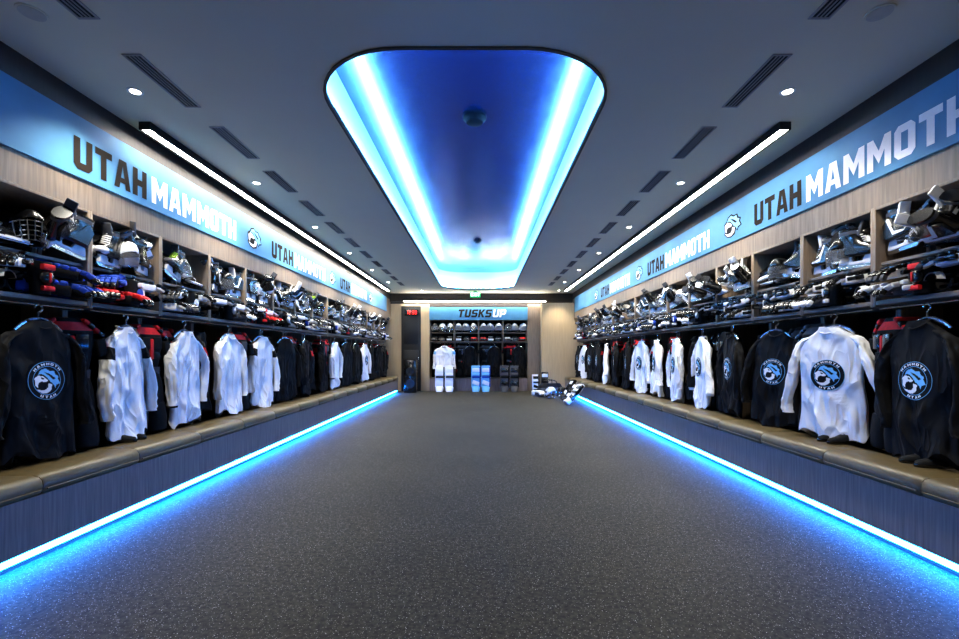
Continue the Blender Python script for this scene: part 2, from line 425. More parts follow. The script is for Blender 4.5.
d = B(); ps, w1 = text_polys('TUSKS', .27, 1.05, slant=.18)
for q in ps: d.poly([(-.84+u, YB-.025, 2.52+z) for u, z in q], inkgrey)
d2 = B(); ps, w2 = text_polys('UP', .27, 1.05, slant=.18)
for q in ps: d2.poly([(-.84+w1+u+.02, YB-.025, 2.52+z) for u, z in q], whitep)
inst([('panel', pm, None), ('lettering', d.done('lettering', smooth=False), 0), ('lettering', d2.done('lettering', smooth=False), 0)], 'banner', (0, 0, 0), label='sky-blue banner reading TUSKS UP over the end lockers', cat='banner', group='team banners')

# ---------------------------------------------------------------- lockers
PIT = .79
def locker_proto(W, deep=.55, z0=.42, z1=2.44):
    t = .024
    b = B()
    for sx in (-1, 1):
        b.prism([(.2, z0), (deep, z0), (deep, z1), (0, z1), (0, 1.66), (.2, 1.66)], sx*(W/2-t)+0, sx*(W/2-.0006), wood)
    b.box((0, deep/2, z0+.012), (W-2*t, deep, .024), shelfw)
    b.box((0, deep/2, z1-.012), (W-2*t, deep, .024), wood)
    body = b.done('body', bevel=.002)
    b = B(); b.box((0, deep-.012, (z0+z1)/2), (W-2*t-.002, .02, z1-z0-.05), backp); back = b.done('back_panel', smooth=False)
    sh = []
    for z in (1.69, 1.995):
        b = B(); b.box((0, deep/2-.012+(0 if z < 1.8 else .02), z), (W-2*t-.002, deep-.025-(0 if z < 1.8 else .04), .034 if z < 1.8 else .024), shelfw)
        sh.append(b.done('shelf', bevel=.002))
    b = B(); b.tube([(-W/2+t, .21, 1.645), (-W/2+t+.01, .03, 1.645), (W/2-t-.01, .03, 1.645), (W/2-t, .21, 1.645)], .008, steel); rail = b.done('clothes_rail')
    return [('body', body, None), ('back_panel', back, None), ('shelf', sh[0], None), ('shelf', sh[1], None), ('clothes_rail', rail, None)]
LK = locker_proto(PIT)
LKB = locker_proto((AX1-AX0)/4)

def place(parts, name, side, y, d, z, rz=0, rx=0, ry=0, **kw):
    if side == 'L': loc = (XL-d, y, z); base = pi/2
    elif side == 'R': loc = (XR+d, y, z); base = -pi/2
    else: loc = (y, YB+.03+d, z); base = 0
    e = inst(parts, name, loc, **kw)
    e.rotation_euler = (Matrix.Rotation(base+rz, 3, 'Z') @ Matrix.Rotation(rx, 3, 'X') @ Matrix.Rotation(ry, 3, 'Y')).to_euler()
    return e

b = B()
HW2 = PIT/2-.002
prof_c = [(.185, 0), (-.185, 0), (-.198, .02), (-.2, .05), (-.195, .085), (-.175, .108), (-.14, .118), (.15, .118), (.185, .1)]
b.loft([[(x, y*k, .06+(z-.06)*k2) for y, z in prof_c] for x, k, k2 in ((-HW2, .97, .9), (-HW2+.012, 1, 1), (HW2-.012, 1, 1), (HW2, .97, .9))], leather)
cm = b.done('cushion', angle=50)
b = B(); b.tube([(-PIT/2+.02, -.202, .03), (PIT/2-.02, -.202, .03)], .005, leather, 6); pip = b.done('piping')
CUSH = [('pad', cm, None), ('piping', pip, 0)]

# ---------------------------------------------------------------- jersey
TP = [(0, .24, .056), (.3, .22, .05), (.55, .21, .047), (.66, .212, .043), (.74, .2, .04), (.785, .166, .038), (.82, .11, .037), (.85, .074, .038), (.862, .07, .038)]
def prof(z):
    for i in range(len(TP)-1):
        a, c = TP[i], TP[i+1]
        if z <= c[0]:
            t = (z-a[0])/(c[0]-a[0]); return a[1]+(c[1]-a[1])*t, a[2]+(c[2]-a[2])*t
    return TP[-1][1], TP[-1][2]
def ridge(v):
    return 1-2*min(1, abs(noise.noise(v))*2.6)**.8
def fold(x, z, ph):
    k = max(0, 1-z/.84)
    w_ = x*26+1.6*math.sin(2.2*z+ph*2)+3.5*noise.noise(Vector((x*3, z*1.5, ph)))
    sw = math.sin(w_+ph); sw = math.copysign(abs(sw)**.7, sw)
    f = .026*k**1.0*sw+.010*k*math.sin(2.1*w_+ph*3)
    f += .022*noise.noise(Vector((x*5+z*2, z*2.4-x*2, ph*5)))
    f += .015*ridge(Vector((x*4.0+z*3.2, z*2.6-x*2, ph*9+3)))
    m = math.hypot(x, z-.48)
    t = max(0, min(1, (m-.11)/.1)); t = t*t*(3-2*t)
    return f*(.22+.78*t)
def fronty(x, z, ph):
    w, d = prof(z); q = min(1, abs(x/w))
    return max(.01, d*(1-q**3)**(1/3)+fold(x, z, ph)*(1-q*q))
def jersey(mainm, yoke, stripe, cuff, crest, ph, hemm=None, crestmats=None, spread=0.0):
    parts = []
    zs = [0, .02, .04]+[.04+.0225*i for i in range(1, 30)]+[.71, .73, .75, .77, .79, .805, .82, .835, .85, .862]
    n = 90; rings = []
    for z in zs:
        w, d = prof(z); r = []
        for j in range(n):
            t = 2*pi*j/n; c = math.cos(t); s_ = math.sin(t)
            x = w*math.copysign(abs(c)**(2/3), c)
            y = d*abs(s_)**(2/3)+fold(x, z, ph+(0 if s_ < 0 else 1.5))*(1-min(1, abs(x/w))**2)
            if abs(s_) > .05: y = max(.01, y)
            xx = x*(1+.09*noise.noise(Vector((c*1.5, z*5, ph))))
            r.append((xx, math.copysign(1, s_)*y if abs(s_) > 1e-6 else 0, z+(.03*math.sin(2*t+ph)+.02*math.sin(5*t))*max(0, 1-z/.15)))
        rings.append(r)
    ms = []
    for i in range(len(zs)-1):
        z = (zs[i]+zs[i+1])/2
        ms.append((hemm or mainm) if z < .08 else (yoke if z > .74 else mainm))
    b = B(); b.loft(rings, ms, True, False); torso = b.done('torso', angle=80)
    parts.append(('torso', torso, None))
    for sx in (-1, 1):
        sp = .006+spread*(1 if sx > 0 else .5)
        key = [(.11, .785, .038), (.17, .76, .05), (.215, .715, .062), (.246, .65, .068), (.258+sp*.3, .57, .07), (.262+sp*.6, .47, .07), (.26+sp*.9, .37, .071), (.256+sp*1.2, .29, .07), (.253+sp*1.4, .23, .068), (.25+sp*1.6, .18, .066), (.248+sp*1.7, .155, .064)]
        path = []
        for i in range(len(key)-1):
            for q in range(4):
                t = q/4; path.append(tuple(key[i][a]*(1-t)+key[i+1][a]*t for a in range(3))+(i+t,))
        path.append(key[-1]+(len(key)-1,))
        rings = []
        for i, (x, z, r, f) in enumerate(path):
            a = path[max(0, i-1)]; c = path[min(len(path)-1, i+1)]
            t = Vector((c[0]-a[0], 0, c[1]-a[1])).normalized(); nn = Vector((-t.z, 0, t.x))
            ring_ = []
            for j in range(28):
                th = 2*pi*j/28
                cv = Vector((math.cos(th)*1.3+sx*3, math.sin(th)*1.3, f*.4+ph*3))
                rr = r*(1+.34*noise.noise(cv)+.09*math.sin(3*th+f*.5+ph)+.09*ridge(Vector((math.cos(th), f*.8, math.sin(th)+ph))))
                p_ = Vector((x+.014*math.sin(f*.9+ph), -.022*min(1, max(0, f-2)/2), z))+nn*rr*.48*math.cos(th)+Vector((0, 1, 0))*rr*.72*math.sin(th)
                ring_.append((sx*p_.x, p_.y, p_.z))
            rings.append(ring_)
        ms = []
        for i in range(len(path)-1):
            f = path[i][3]
            ms.append(yoke if f < 2.2 else stripe if 2.2 <= f < 3.4 else cuff if f > 9 else mainm)
        b = B(); b.loft(rings, ms); parts.append(('sleeve', b.done('sleeve', angle=80), None))
    b = B()
    cp = [(.072*math.cos(2*pi*j/20), .042*math.sin(2*pi*j/20), .866-.055*max(0, -math.sin(2*pi*j/20))) for j in range(20)]
    b.tube(cp, .007, cuff, 6, closed=True)
    b.poly([(.066*math.cos(2*pi*j/20), .036*math.sin(2*pi*j/20), .812) for j in range(20)], navy)  # dark disc in the neck opening, painted for the shade inside
    parts.append(('collar', b.done('collar'), None))
    if crest:
        ringm, inner, ink, acc, wht = crestmats
        CZ = .48; R = .122
        def mp(u, v, off): return (u*R, -(fronty(u*R, CZ+v*R, ph)+off), CZ+v*R)
        b = B(); ns = 48; rs = [0, .2, .4, .58, .73, .755, .86, .975, 1.0]
        rm = [inner]*4+[acc, ringm, ringm, acc]
        for i in range(len(rs)-1):
            for j in range(ns):
                a0, a1 = 2*pi*j/ns, 2*pi*(j+1)/ns; r0, r1 = rs[i], rs[i+1]
                q = [(r0, a0), (r1, a0), (r1, a1), (r0, a1)] if i else [(0, a0), (r1, a0), (r1, a1)]
                b.poly([mp(r*math.cos(a), r*math.sin(a), .005) for r, a in q], rm[i])
        def ringtext(t, a_mid, arc, top):
            cnt = len(t)
            for i, ch in enumerate(t):
                w, ps = G[ch]
                for q in ps:
                    pp = []
                    for gx, gy in q:
                        f = (i+.14+.72*gx/w)/cnt-.5
                        if top: a = a_mid-f*arc; r = .80+.13*gy/7
                        else: a = a_mid+f*arc; r = .93-.13*gy/7
                        pp.append(mp(r*math.cos(a), r*math.sin(a), .0085))
                    b.poly(pp, wht)
        ringtext('MAMMOTH', pi/2, 1.95, True); ringtext('UTAH', -pi/2, 1.1, False)
        def inside(pl, u, v):
            c_ = False; j_ = len(pl)-1
            for i_ in range(len(pl)):
                xi, yi = pl[i_]; xj, yj = pl[j_]
                if (yi > v) != (yj > v) and u < (xj-xi)*(v-yi)/(yj-yi)+xi: c_ = not c_
                j_ = i_
            return c_
        def cell(u, v):
            if inside(EYE, u, v) or inside(LOCK, u, v): return ink
            if inside(TUSK, u, v) or inside(FACE, u, v): return wht
            if inside(MANE, u, v): return acc
            return None
        NG = 46
        for iu in range(NG):
            for iv in range(NG):
                u0, v0 = -1.15+2.3*iu/NG, -1.15+2.3*iv/NG; st_ = 2.3/NG
                m_ = cell(u0+st_/2, v0+st_/2)
                if m_ is None: continue
                s_ = .70
                q = [(u0, v0), (u0+st_, v0), (u0+st_, v0+st_), (u0, v0+st_)]
                if max(a*a+c*c for a, c in q)*s_*s_ > .745**2: continue
                b.poly([mp(-a*s_, c*s_, .0075) for a, c in q], m_)
        bmesh.ops.remove_doubles(b.bm, verts=b.bm.verts, dist=1e-5)
        parts.append(('crest', b.done('crest', smooth=False, recalc=False), 0, 'round crest with animal-head emblem and ring lettering'))
    return parts
cm_dark = (navy, navy, navy, skyblue, whitep)
cm_white = (navy, navy, navy, skyblue, whitep)
JD = [jersey(blackjersey, blackjersey, blackjersey, blackjersey, True, ph, crestmats=cm_dark, spread=s_) for ph, s_ in ((0, .02), (1.7, .05), (3.3, 0))]
JW = [jersey(whitejersey, whitejersey, whitejersey, whitejersey, True, ph, crestmats=cm_white, spread=s_) for ph, s_ in ((.6, .08), (2.4, .03), (4.1, .05))]
JWP = [jersey(whitejersey, whitejersey, blackjersey if i == 1 else whitejersey, blackjersey if i == 2 else whitejersey, False, ph, spread=s_) for i, (ph, s_) in enumerate(((.3, 0), (2.0, .03), (3.7, 0)))]
JDP = [jersey(blackjersey, blackjersey, blackjersey, blackjersey, False, ph) for ph in (1.1, 2.9)]
JK = [jersey(blackjersey, redlining if i == 0 else blackjersey, redlining if i == 1 else blackjersey, blackjersey, False, ph) for i, ph in enumerate((.9, 5.2, 6.6))]
JG = jersey(whitejersey, whitejersey, skyblue, blackjersey, False, .2, hemm=skyblue)

b = B()
b.tube([(-.16, 0, -.085), (-.115, 0, -.045), (-.05, 0, -.012), (0, 0, 0), (.05, 0, -.012), (.115, 0, -.045), (.16, 0, -.085)], [.01, .014, .015, .013, .015, .014, .01], steel, 8)
arms = b.done('arms')
b = B()
b.tube([(0, 0, 0), (0, 0, .045)]+[(.026*math.cos(a), 0, .073+.026*math.sin(a)) for a in [pi*(-.5)+pi*1.5*i/10 for i in range(11)]], .0065, steel, 6)
hook = b.done('hook')
HANG = [('arms', arms, None), ('hook', hook, None)]

# ---------------------------------------------------------------- protective gear
def helmet(shellm, cage=False):
    n = 28; rings = []
    for i in range(11):
        t = i/10
        a = t*pi/2*.98
        r = []
        for j in range(n):
            th = 2*pi*j/n; fx = math.cos(th); fy = math.sin(th)
            side = abs(fx); back = max(0, fy); front = max(0, -fy)
            zb = .055*front-.055*side**3-.045*back
            z = zb*(1-t)+.115*math.sin(a)
            rx = .098*math.cos(a)**.7*(1+.04*math.sin(t*9)); ry = (.128+.008*front)*math.cos(a)**.7
            rdg = 1+(.035 if abs(fx) < .35 and t > .3 else 0)
            r.append((rx*fx*rdg, ry*fy*rdg, z*rdg+.06))
        rings.append(r)
    b = B(); b.loft(rings, shellm, False, True)
    shell = b.done('shell', angle=50)
    parts = [('shell', shell, None)]
    ot = black if shellm is not black else greycloth
    for sx in (-1, 1):
        b = B()
        for k in range(3):
            b.box((sx*(.035+.01*k), -.06+.055*k, .158-.004*k), (.014, .038, .02), ot)
        b.box((sx*.094, .01, .085), (.014, .06, .026), ot)
        parts.append(('air_slot', b.done('air_slot', bevel=.003), 0))
        b = B(); b.sph((sx*.082, .01, .02), (.02, .036, .034), blackcloth if shellm is not black else greycloth)
        parts.append(('ear_guard', b.done('ear_guard'), None))
    b = B()
    b.tube([(-.085, 0, .0), (-.07, -.03, -.03), (0, -.05, -.045), (.07, -.03, -.03), (.085, 0, .0)], .005, black, 6)
    parts.append(('chin_strap', b.done('chin_strap'), None))
    if cage:
        b = B()
        for k in range(5):
            z = .085-.028*k
            b.tube([((.1-.006*k)*math.sin(a), -(.15-.006*k)*math.cos(a), z) for a in [(-1.15+2.3*i/10) for i in range(11)]], .0036, steel, 5)
        for k in range(-3, 4):
            a = k*.33
            b.tube([(.1*math.sin(a), -.15*math.cos(a), .09), (.095*math.sin(a), -.145*math.cos(a), .03), (.08*math.sin(a), -.125*math.cos(a), -.03)], .0036, steel, 5)
        parts.append(('face_cage', b.done('face_cage'), None))
    else:
        b = B(); rr = []
        for z, k in ((.105, 1), (.05, 1.03), (.0, 1.0)):
            rr.append([(.104*k*math.sin(a), -.143*k*math.cos(a), z-(.02*abs(math.sin(a)) if z < .03 else 0)) for a in [(-1.25+2.5*i/14) for i in range(15)]])
        b.loft(rr, visorm, False, False, closed=False)
        parts.append(('visor', b.done('visor'), None))
    return parts
HB = helmet(black); HW = helmet(white); HWC = helmet(white, cage=True); HBC = helmet(black, cage=True)

def skate(bootm, toem, holdm, lacem, sidem):
    S = [(.085, 0, .13, .034), (.10, 0, .142, .043), (.13, -.002, .14, .046), (.155, .012, .122, .045), (.18, .038, .095, .041), (.21, .056, .076, .038), (.25, .063, .07, .038), (.275, .062, .072, .041), (.29, .062, .073, .043)]
    b = B(); b.loft([ell(0, cy, z, hw, hl, 22, 2.3) for z, cy, hl, hw in S], [bootm]*5+[bootm, greycloth, bootm])
    for sx in (-1, 1):
        b.prism([(-.02, .10), (.11, .10), (.125, .2), (.08, .24), (.03, .17)], sx*.03, sx*.047, bootm)
        b.prism([(-.09, .112), (.02, .112), (.085, .225), (.07, .235), (.01, .135), (-.085, .122)], sx*.035, sx*.0495, sidem)
    boot = b.done('boot', angle=60)
    b = B(); b.sph((0, -.092, .118), (.047, .056, .036), toem); toe = b.done('toe_cap')
    b = B(); b.prism([(-.015, .22), (-.035, .30), (-.045, .335), (-.03, .34), (-.01, .30), (.005, .24)], -.032, .032, whitep if sidem is whitep else greycloth); ton = b.done('tongue', bevel=.006)
    b = B()
    for i in range(7):
        t = i/6; b.tube([(-.03, -.052+.05*t, .168+.1*t), (0, -.066+.052*t, .176+.1*t), (.03, -.052+.05*t, .168+.1*t)], .0048, lacem, 5)
    la = b.done('laces')
    b = B(); b.prism([(-.12, .09), (-.13, .055), (-.135, .026), (.135, .026), (.13, .055), (.118, .09), (.05, .09), (.035, .048), (-.025, .048), (-.04, .09)], -.012, .012, holdm)
    ho = b.done('blade_holder', bevel=.003)
    b = B(); b.prism([(-.145, .032), (-.155, .02), (-.13, 0), (.13, 0), (.15, .014), (.14, .032)], -.003, .003, steel); bl = b.done('blade')
    return [('boot', boot, None), ('toe_cap', toe, 0), ('tongue', ton, 0), ('laces', la, 0), ('blade_holder', ho, None), ('blade', bl, 4)]
SK = [skate(black, black, white, whitep, whitep), skate(black, greycloth, white, lime, black), skate(black, white, white, whitep, black), skate(black, black, white, whitep, black)]

def glove(m1, m2, pm):
    b = B()
    b.loft([[(x, y, z) for x, z in [(hw*cx, hh*cz+.055) for cx, cz in ((-1, -.7), (-.7, -1), (.7, -1), (1, -.7), (1, .6), (.6, 1), (-.6, 1), (-1, .6))]] for y, hw, hh in ((.17, .088, .055), (.13, .082, .055), (.07, .062, .046))], m1)
    b.box((0, .125, .113), (.11, .075, .02), m2)
    cuff = b.done('cuff', bevel=.006)
    b = B(); b.box((0, 0, .045), (.125, .15, .06), pm)
    for i in range(3):
        for sx in (-1, 1): b.box((sx*.032, .05-.044*i, .085), (.06, .038, .035), m1)
    hand = b.done('hand_back', bevel=.009)
    parts = [('cuff', cuff, None), ('hand_back', hand, None)]
    b = B()
    for seg, (y, z, ang) in enumerate(((-.092, .074, .2), (-.13, .06, .55), (-.158, .035, 1.0))):
        b.box((0, y, z), (.029, .038, .034), m1 if seg != 2 else m2, Matrix.Rotation(ang, 3, 'X'))
    b.box((0, -.11, .045), (.022, .07, .024), pm, Matrix.Rotation(.45, 3, 'X'))
    fm = b.done('finger', bevel=.007)
    b = B()
    b.box((.085, .01, .05), (.036, .06, .036), m1, Matrix.Rotation(-.35, 3, 'Z')); b.box((.1, -.045, .045), (.03, .055, .03), m1, Matrix.Rotation(-.15, 3, 'Z'))
    th = b.done('thumb', bevel=.008)
    for k in range(4):
        me = fm.copy()
        for v in me.vertices: v.co.x += -.048+.032*k; v.co.y += (-.004, -.012, -.008, .006)[k]
        parts.append(('finger', me, None))
    parts.append(('thumb', th, None))
    return parts
GL = [glove(black, white, greycloth), glove(black, black, whitep), glove(bluecloth, black, blackcloth), glove(redcloth, black, blackcloth), glove(white, black, greycloth), glove(black, greycloth, whitep)]

def shin(m1, m2, m3):
    def arc(z, r, d): return [(r*math.sin(a), -d*math.cos(a), z) for a in [(-1.5+3.0*i/12) for i in range(13)]]
    b = B()
    b.loft([arc(0, .045, .05), arc(.05, .05, .06), arc(.16, .062, .072), arc(.25, .068, .07)]+[arc(.25, .056, .058), arc(.16, .05, .06), arc(.0, .035, .04)], [m1, m2, m1, blackcloth, blackcloth, blackcloth], False, False, closed=False)
    for sx in (-1, 1): b.box((sx*.028, -.07, .14), (.016, .02, .2), m3, Matrix.Rotation(.1, 3, 'X'))
    pl = b.done('shin_plate')
    b = B(); b.sph((0, -.01, .29), (.07, .075, .06), m2, 16, 8, -.5)
    for q in range(3): b.tube([(.06*math.sin(a), -.075*math.cos(a)-.008, .265+.026*q-.01*abs(math.sin(a))) for a in [(-1.1+2.2*i/8) for i in range(9)]], .009, m3 if q == 1 else m1, 6)
    kn = b.done('knee_cap', bevel=.004)
    b = B()
    for z in (.08, .2): b.tube([(.06*math.sin(a), -.06*math.cos(a), z) for a in [1.4+3.4*i/8 for i in range(9)]], .007, blackcloth, 6)
    st = b.done('strap')
    b = B(); b.prism([(-.085, .2), (-.075, .32), (-.05, .36), (.05, .36), (.075, .32), (.085, .2), (.07, .12), (-.07, .12)], .012, .03, blackcloth, 'xz'); ln = b.done('liner', bevel=.01)
    return [('shin_plate', pl, None), ('knee_cap', kn, None), ('strap', st, None), ('liner', ln, None)]
SH = [shin(white, black, black), shin(black, black, white), shin(black, black, greycloth), shin(black, greycloth, white)]

def elbow(m1, m2):
    b = B(); b.loft([ell(0, 0, z, r, r*.85, 16) for z, r in ((0, .05), (.06, .055), (.14, .06), (.2, .055))], blackcloth, False, False); sl = b.done('sleeve')
    b = B(); b.sph((0, -.048, .1), (.042, .026, .045), m1); b.box((0, -.055, .165), (.07, .03, .035), m2); b.box((0, -.055, .035), (.065, .03, .03), m2); b.box((0, -.074, .1), (.014, .012, .06), m2)
    return [('sleeve', sl, None), ('elbow_cap', b.done('elbow_cap', bevel=.007), None)]
EL = [elbow(white, black), elbow(bluecloth, white), elbow(black, redcloth), elbow(black, white)]

def pads(acc, plate):
    b = B()
    b.loft([ell(0, 0, z, w, d, 24, 3) for z, w, d in ((0, .15, .07), (.1, .17, .085), (.22, .19, .1), (.32, .19, .09), (.38, .12, .07), (.41, .085, .06))], [blackcloth, blackcloth, blackcloth, acc, blackcloth])
    body = b.done('vest', angle=60)
    parts = [('vest', body, None)]
    b = B()
    for sx in (-1, 1):
        b.box((sx*.07, -.1, .24), (.1, .03, .11), plate); b.box((sx*.065, -.095, .13), (.09, .025, .07), blackcloth)
    b.box((0, -.1, .19), (.04, .03, .18), acc)
    parts.append(('chest_plate', b.done('chest_plate', bevel=.01), 0))
    for sx in (-1, 1):
        b = B()
        for q in range(4): b.box((sx*(.12+.04*q), 0, .385-.03*q), (.05, .16-.01*q, .03), black if q % 2 else acc, Matrix.Rotation(sx*.55, 3, 'Y'))
        b.box((sx*.235, -.02, .2), (.07, .13, .13), blackcloth, Matrix.Rotation(sx*-.2, 3, 'Y')); b.box((sx*.262, -.02, .21), (.03, .1, .09), acc, Matrix.Rotation(sx*-.2, 3, 'Y'))
        parts.append(('shoulder_cap', b.done('shoulder_cap', bevel=.011), None))
    return parts
PD = [pads(redcloth, black), pads(greycloth, black), pads(redcloth, blackcloth), pads(blackcloth, black), pads(redcloth, greycloth)]

def pants(st):
    b = B()
    b.loft([ell(0, 0, z, w, d, 24, 2.8) for z, w, d in ((.22, .2, .1), (.3, .205, .11), (.42, .19, .1), (.5, .165, .085), (.56, .17, .09))], [blackcloth, blackcloth, blackcloth, greycloth])
    parts = [('waist', b.done('waist', angle=60), None)]
    for sx in (-1, 1):
        b = B(); b.loft([ell(sx*c, 0, z, w, d, 20, 2.8) for z, c, w, d in ((0, .12, .1, .1), (.03, .12, .105, .11), (.12, .115, .105, .115), (.25, .1, .1, .105))], [blackcloth, blackcloth, blackcloth])
        b.box((sx*.205, 0, .13), (.03, .1, .2), st)
        parts.append(('leg', b.done('leg', bevel=.01, angle=60), None))
    b = B(); b.box((0, -.095, .5), (.12, .02, .03), st); b.box((0, -.11, .38), (.03, .012, .12), greycloth)
    parts.append(('belt', b.done('belt', bevel=.004), 0))
    return parts
PN = [pants(redcloth), pants(blackcloth), pants(greycloth), pants(whitep)]

def shoe(m1, m2):
    b = B(); b.loft([ell(0, cy, z, hw, hl, 20, 2.4) for z, cy, hl, hw in ((0, 0, .14, .046), (.012, 0, .145, .049), (.026, 0, .143, .047))], m2); so = b.done('sole')
    b = B(); b.loft([ell(0, cy, z, hw, hl, 20, 2.4) for z, cy, hl, hw in ((.026, 0, .14, .045), (.045, .005, .133, .045), (.06, .035, .1, .04), (.08, .06, .072, .034), (.085, .06, .06, .026), (.05, .05, .05, .02))], [m1]*4+[blackcloth]); up = b.done('upper', angle=70)
    b = B()
    for i in range(4): b.tube([(-.024, -.035+.022*i, .06+.006*i), (0, -.042+.022*i, .07+.006*i), (.024, -.035+.022*i, .06+.006*i)], .004, greycloth, 5)
    return [('sole', so, None), ('upper', up, None), ('laces', b.done('laces'), 1)]
SO = [shoe(blackcloth, black)]

def gpad(m1, m2, m3):
    parts = []
    b = B()
    b.box((0, 0, .47), (.27, .085, .66), m1)
    b.box((0, -.045, .66), (.22, .03, .12), m2)
    b.box((0, -.045, .27), (.22, .025, .12), m2, Matrix.Rotation(.35, 3, 'Y'))
    for sx in (-1, 1): b.box((sx*.125, -.02, .45), (.03, .1, .62), m3 if sx > 0 else m1)
    parts.append(('shin_face', b.done('shin_face', bevel=.02), None))
    b = B(); b.tube([(-.11, -.06, .52), (.11, -.06, .52)], .035, m1, 12); b.tube([(-.11, -.06, .45), (.11, -.06, .45)], .03, m3, 12)
    parts.append(('knee_roll', b.done('knee_roll'), 0))
    b = B(); b.loft([ell(0, y, z, w, h, 16, 3) for z, y, w, h in ((0, -.06, .1, .1), (.05, -.05, .115, .1), (.13, -.02, .125, .07), (.17, 0, .13, .05))], m1)
    parts.append(('toe', b.done('toe', angle=60), None))
    b = B()
    for z in (.25, .4, .6): b.tube([(-.12, .04, z), (-.05, .09, z), (.05, .09, z), (.12, .04, z)], .01, blackcloth, 6)
    parts.append(('strap', b.done('strap'), None))
    return parts
GPW = gpad(white, whitep, greycloth); GPB = gpad(skyblue, white, bluecloth); GPK = gpad(greycloth, black, blackcloth); GPX = gpad(white, black, black); GPZ = gpad(black, white, black)

def bag():
    b = B(); b.loft([ell(0, 0, 0, .3, .15, 20, 3), ell(0, 0, .04, .34, .17, 20, 3), ell(0, 0, .2, .34, .17, 20, 3), ell(0, 0, .3, .28, .12, 20, 3)], [blackcloth, greycloth, blackcloth])
    bd = b.done('body', angle=60)
    b = B()
    for sy in (-1, 1): b.tube([(-.14, sy*.14, .24), (-.12, sy*.1, .36), (0, sy*.06, .4), (.12, sy*.1, .36), (.14, sy*.14, .24)], .012, black, 6)
    return [('body', bd, None), ('handle', b.done('handle'), None)]
BAG = bag()

# ---------------------------------------------------------------- populate the side rows
def hang_jersey(side, y, kind, d=-.035, rz=0, z=.585, sc_=1.09, wx=1.0, idx=0, ry=0):
    if kind == 'D': pr, lb = JD[idx % 3], 'black practice jersey with round blue-white crest on a hanger'
    elif kind == 'W': pr, lb = JW[idx % 3], 'white practice jersey with dark round crest on a hanger'
    elif kind == 'w': pr, lb = JWP[idx % 3], 'plain white long-sleeved jersey with dark trim on a hanger'
    elif kind == 'd': pr, lb = JDP[idx % 2], 'plain black long-sleeved jersey on a hanger'
    else: pr, lb = JG, 'white goalie jersey with blue trim hanging in the end locker'
    place(pr, 'jersey', side, y, d, z, rz=rz, ry=ry, label=lb, cat='jersey', group='hanging jerseys', scale=(sc_*wx, sc_, sc_))
    place(HANG, 'clothes_hanger', side, y, d+.01, z+.862*sc_+.016, rz=rz, ry=ry, label='metal clothes hanger hooked on the locker rail', cat='hanger', group='clothes hangers', scale=1.0)

